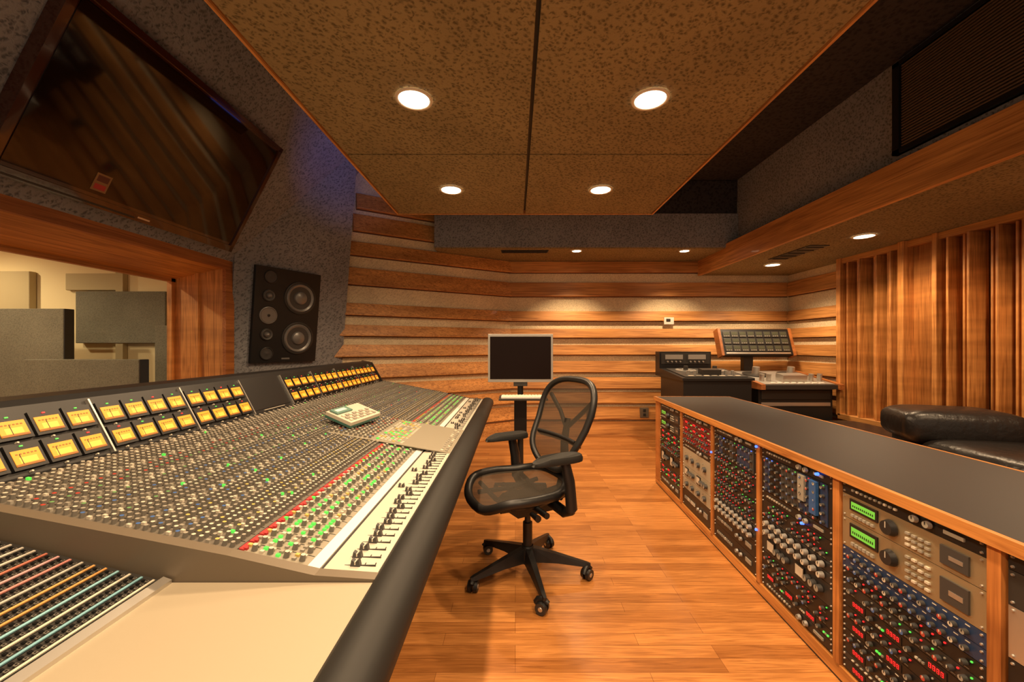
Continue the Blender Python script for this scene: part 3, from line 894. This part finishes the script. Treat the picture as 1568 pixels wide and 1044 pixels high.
# ---------------------------------------------------------------- monitor on stand
b = B("computer_monitor_stand")
cx0, cy0 = 0.045, 3.45
b.box(cx0-0.28, cy0-0.02, 0.985, cx0+0.28, cy0+0.03, 1.40, M_nick)
b.box(cx0-0.262, cy0-0.026, 1.012, cx0+0.262, cy0-0.018, 1.378, M_screen)
b.box(cx0-0.20, cy0+0.03, 1.05, cx0+0.20, cy0+0.06, 1.32, M_dk)
b.cyl((cx0, cy0+0.07, 0.04), (cx0, cy0+0.07, 1.15), 0.028, 0.025, 16, M_black)
b.box(cx0-0.055, cy0+0.02, 0.50, cx0+0.055, cy0+0.11, 0.82, M_black)
b.box(cx0-0.06, cy0-0.01, 0.95, cx0+0.06, cy0+0.08, 0.985, M_dk)
b.box(cx0-0.18, cy0-0.24, 0.855, cx0+0.22, cy0+0.0, 0.87, M_dk)
b.box(cx0-0.03, cy0-0.02, 0.82, cx0+0.03, cy0+0.10, 0.86, M_black)
b.box(cx0-0.16, cy0-0.22, 0.87, cx0+0.20, cy0-0.10, 0.885, M_white)
for i in range(13):
    for j in range(4):
        b.box(cx0-0.152+i*0.027, cy0-0.212+j*0.026, 0.885, cx0-0.130+i*0.027, cy0-0.192+j*0.026, 0.890, M_trimw)
for a in range(5):
    t = math.radians(a*72+18); d = Vector((math.cos(t), math.sin(t), 0))
    b.tube([Vector((cx0, cy0+0.07, 0.07)), Vector((cx0, cy0+0.07, 0.05))+d*0.24], [0.024, 0.014], M_black, 8)
    b.cyl(Vector((cx0, cy0+0.07, 0.0))+d*0.23, Vector((cx0, cy0+0.07, 0.045))+d*0.23, 0.022, 0.02, 10, M_black)
b.done(0.003)

# ---------------------------------------------------------------- tape machines
b = B("mastering_tape_deck")
x0, x1 = 1.92, 2.70
b.box(x0, 4.55, 0.06, x1, 5.25, 0.90, M_black)
b.prism([(4.52, 0.90), (4.52, 0.93), (5.2, 1.0), (5.25, 1.0), (5.25, 0.90)], x0-0.02, x1+0.02, M_black, axis='X')
b.frame((x0, 4.54, 0.935), (1, 0, 0), Vector((0, 0.68, 0.07)).normalized(), Vector((0, -0.07, 0.68)).normalized())
b.box(0.03, 0.03, 0, 0.75, 0.62, 0.008, M_kn2)
for u in (0.2, 0.56):
    b.cyl((u, 0.42, 0.008), (u, 0.42, 0.022), 0.12, 0.12, 28, M_nick, M_nick)
    b.cyl((u, 0.42, 0.022), (u, 0.42, 0.07), 0.03, 0.025, 16, M_dk)
    for k in range(3):
        t = k*2.094
        b.box(u+0.075*math.cos(t)-0.02, 0.42+0.075*math.sin(t)-0.02, 0.022, u+0.075*math.cos(t)+0.02, 0.42+0.075*math.sin(t)+0.02, 0.0235, M_black)
b.box(0.27, 0.12, 0.008, 0.49, 0.24, 0.07, M_dk)
for u in (0.12, 0.2, 0.56, 0.64): b.cyl((u, 0.16, 0.008), (u, 0.16, 0.055), 0.018, 0.018, 12, M_nick)
for i in range(7): b.box(0.08+i*0.09, 0.045, 0.008, 0.14+i*0.09, 0.075, 0.016, M_k[i % 2])
b.M = Matrix.Identity(4)
b.box(x0-0.02, 5.25, 0.90, x0+0.66, 5.40, 1.22, M_black)
b.box(x0, 5.235, 1.06, x0+0.64, 5.25, 1.20, M_dk)
for i in range(2):
    b.box(x0+0.05+i*0.3, 5.225, 1.12, x0+0.28+i*0.3, 5.235, 1.18, M_nick)
    for k in range(4): b.cyl((x0+0.08+i*0.3+k*0.055, 5.235, 1.09), (x0+0.08+i*0.3+k*0.055, 5.215, 1.09), 0.012, 0.01, 10, M_silver)
for (xx, yy) in ((x0+0.06, 4.62), (x1-0.06, 4.62), (x0+0.06, 5.18), (x1-0.06, 5.18)):
    b.cyl((xx, yy, 0), (xx, yy, 0.06), 0.03, 0.03, 12, M_dk)
b.done(0.006)

b = B("multitrack_tape_machine")
x0, x1 = 2.78, 3.72
b.box(x0+0.04, 4.62, 0.08, x1-0.04, 5.3, 0.80, M_black)
b.prism([(4.50, 0.80), (4.50, 0.86), (5.3, 0.98), (5.3, 0.80)], x0, x0+0.05, M_red, axis='X')
b.prism([(4.50, 0.80), (4.50, 0.86), (5.3, 0.98), (5.3, 0.80)], x1-0.05, x1, M_red, axis='X')
b.prism([(4.53, 0.80), (4.53, 0.85), (5.3, 0.965), (5.3, 0.80)], x0+0.05, x1-0.05, M_dk, axis='X')
b.box(x0+0.07, 4.61, 0.60, x1-0.07, 4.62, 0.64, M_silver)
b.box(x0+0.07, 4.61, 0.68, x1-0.07, 4.62, 0.78, M_dk)
b.frame((x0+0.05, 4.53, 0.851), (1, 0, 0), Vector((0, 0.77, 0.115)).normalized(), Vector((0, -0.115, 0.77)).normalized())
b.box(0.02, 0.02, 0, 0.82, 0.75, 0.008, M_nick)
for u in (0.2, 0.64):
    b.cyl((u, 0.5, 0.008), (u, 0.5, 0.02), 0.15, 0.15, 30, M_dk)
    b.cyl((u, 0.5, 0.02), (u, 0.5, 0.11), 0.045, 0.04, 18, M_silver)
b.box(0.28, 0.10, 0.008, 0.56, 0.24, 0.09, M_silver)
for u in (0.08, 0.16, 0.66, 0.76): b.cyl((u, 0.18, 0.008), (u, 0.18, 0.09), 0.026, 0.026, 14, M_silver)
for i in range(8): b.box(0.10+i*0.08, 0.03, 0.008, 0.155+i*0.08, 0.06, 0.02, M_white)
b.M = Matrix.Identity(4)
b.box(3.02, 5.26, 0.9, 3.14, 5.34, 1.22, M_black)
b.frame((2.72, 5.18, 1.18), (1, 0, 0), Vector((0, 0.12, 0.34)).normalized(), Vector((0, -0.34, 0.12)).normalized())
b.box(0, 0, -0.10, 0.90, 0.36, 0, M_black)
b.box(-0.035, -0.01, -0.11, 0, 0.37, 0.01, M_red); b.box(0.90, -0.01, -0.11, 0.935, 0.37, 0.01, M_red)
M_mg = mat("meter_glass", (0.07, 0.075, 0.05), 0.3)
for i in range(8):
    for j in range(3):
        u = 0.025+i*0.107; v = 0.05+j*0.098
        b.box(u, v, 0, u+0.096, v+0.078, 0.008, M_kn2)
        b.box(u+0.01, v+0.026, 0.008, u+0.086, v+0.070, 0.010, M_mg)
        for q in range(3): b.box(u+0.012+q*0.026, v+0.006, 0.008, u+0.028+q*0.026, v+0.018, 0.012, M_k[1])
b.box(0.03, 0.012, 0, 0.87, 0.035, 0.005, M_silver)
b.M = Matrix.Identity(4)
for (xx, yy) in ((x0+0.12, 4.70), (x1-0.12, 4.70), (x0+0.12, 5.22), (x1-0.12, 5.22)):
    b.cyl((xx, yy, 0), (xx, yy, 0.08), 0.035, 0.035, 12, M_dk)
b.done(0.004)

# ---------------------------------------------------------------- leather couch
b = B("leather_sofa")
b.cushion(3.06, 1.5, 0.05, 3.69, 4.38, 0.34, M_leather, 14, 8)
b.cushion(2.98, 3.36, 0.29, 3.69, 4.38, 0.51, M_leather, 9, 4)
b.cushion(2.92, 2.20, 0.29, 3.69, 2.93, 0.64, M_leather, 9, 5)
b.cushion(2.92, 1.48, 0.29, 3.69, 2.21, 0.64, M_leather, 9, 5)
fr = Vector((0.93, -0.36, 0)).normalized(); fn = Vector((0.36, 0.93, 0)).normalized()
b.frame((2.94, 2.99, 0), fr, fn, (0, 0, 1))
b.cushion(0.03, 0.02, 0.05, 0.62, 0.34, 0.70, M_leather, 8, 8)
b.cushion(-0.04, -0.08, 0.565, 0.67, 0.37, 0.835, M_leather, 8, 3.6)
b.M = Matrix.Identity(4)
for yy in (1.65, 4.2):
    for xx in (3.19, 3.60): b.box(xx-0.03, yy-0.03, 0, xx+0.03, yy+0.03, 0.08, M_black)
b.done()

# ---------------------------------------------------------------- wall fittings
b = B("thermostat"); b.box(2.11, 5.645, 1.60, 2.25, 5.70, 1.70, M_white); b.box(2.14, 5.64, 1.64, 2.20, 5.646, 1.68, M_dk); b.done(0.004)
for x, m_ in ((1.07, M_redp), (1.83, M_dk)):
    b = B("wall_outlet"); b.box(x-0.06, 5.64, 0.28, x+0.06, 5.70, 0.42, M_cheek)
    b.box(x-0.02, 5.636, 0.30, x+0.02, 5.641, 0.34, m_); b.box(x-0.02, 5.636, 0.36, x+0.02, 5.641, 0.40, m_); b.done(0.003)

# ---------------------------------------------------------------- world, camera
w = bpy.data.worlds.new("world"); scene.world = w; w.use_nodes = True
bg = w.node_tree.nodes["Background"]
bg.inputs[0].default_value = (1.0, 0.76, 0.54, 1); bg.inputs[1].default_value = 0.5
cam = bpy.data.cameras.new("camera"); co = bpy.data.objects.new("camera", cam)
scene.collection.objects.link(co)
co.location = (0, 0, 1.3); co.rotation_euler = (math.pi/2, 0, 0)
cam.lens = 14; cam.sensor_width = 36; cam.shift_x = -0.0032; cam.shift_y = 0.0045
cam.clip_start = 0.02
scene.camera = co
scene.view_settings.view_transform = 'Standard'
scene.view_settings.exposure = 0.05
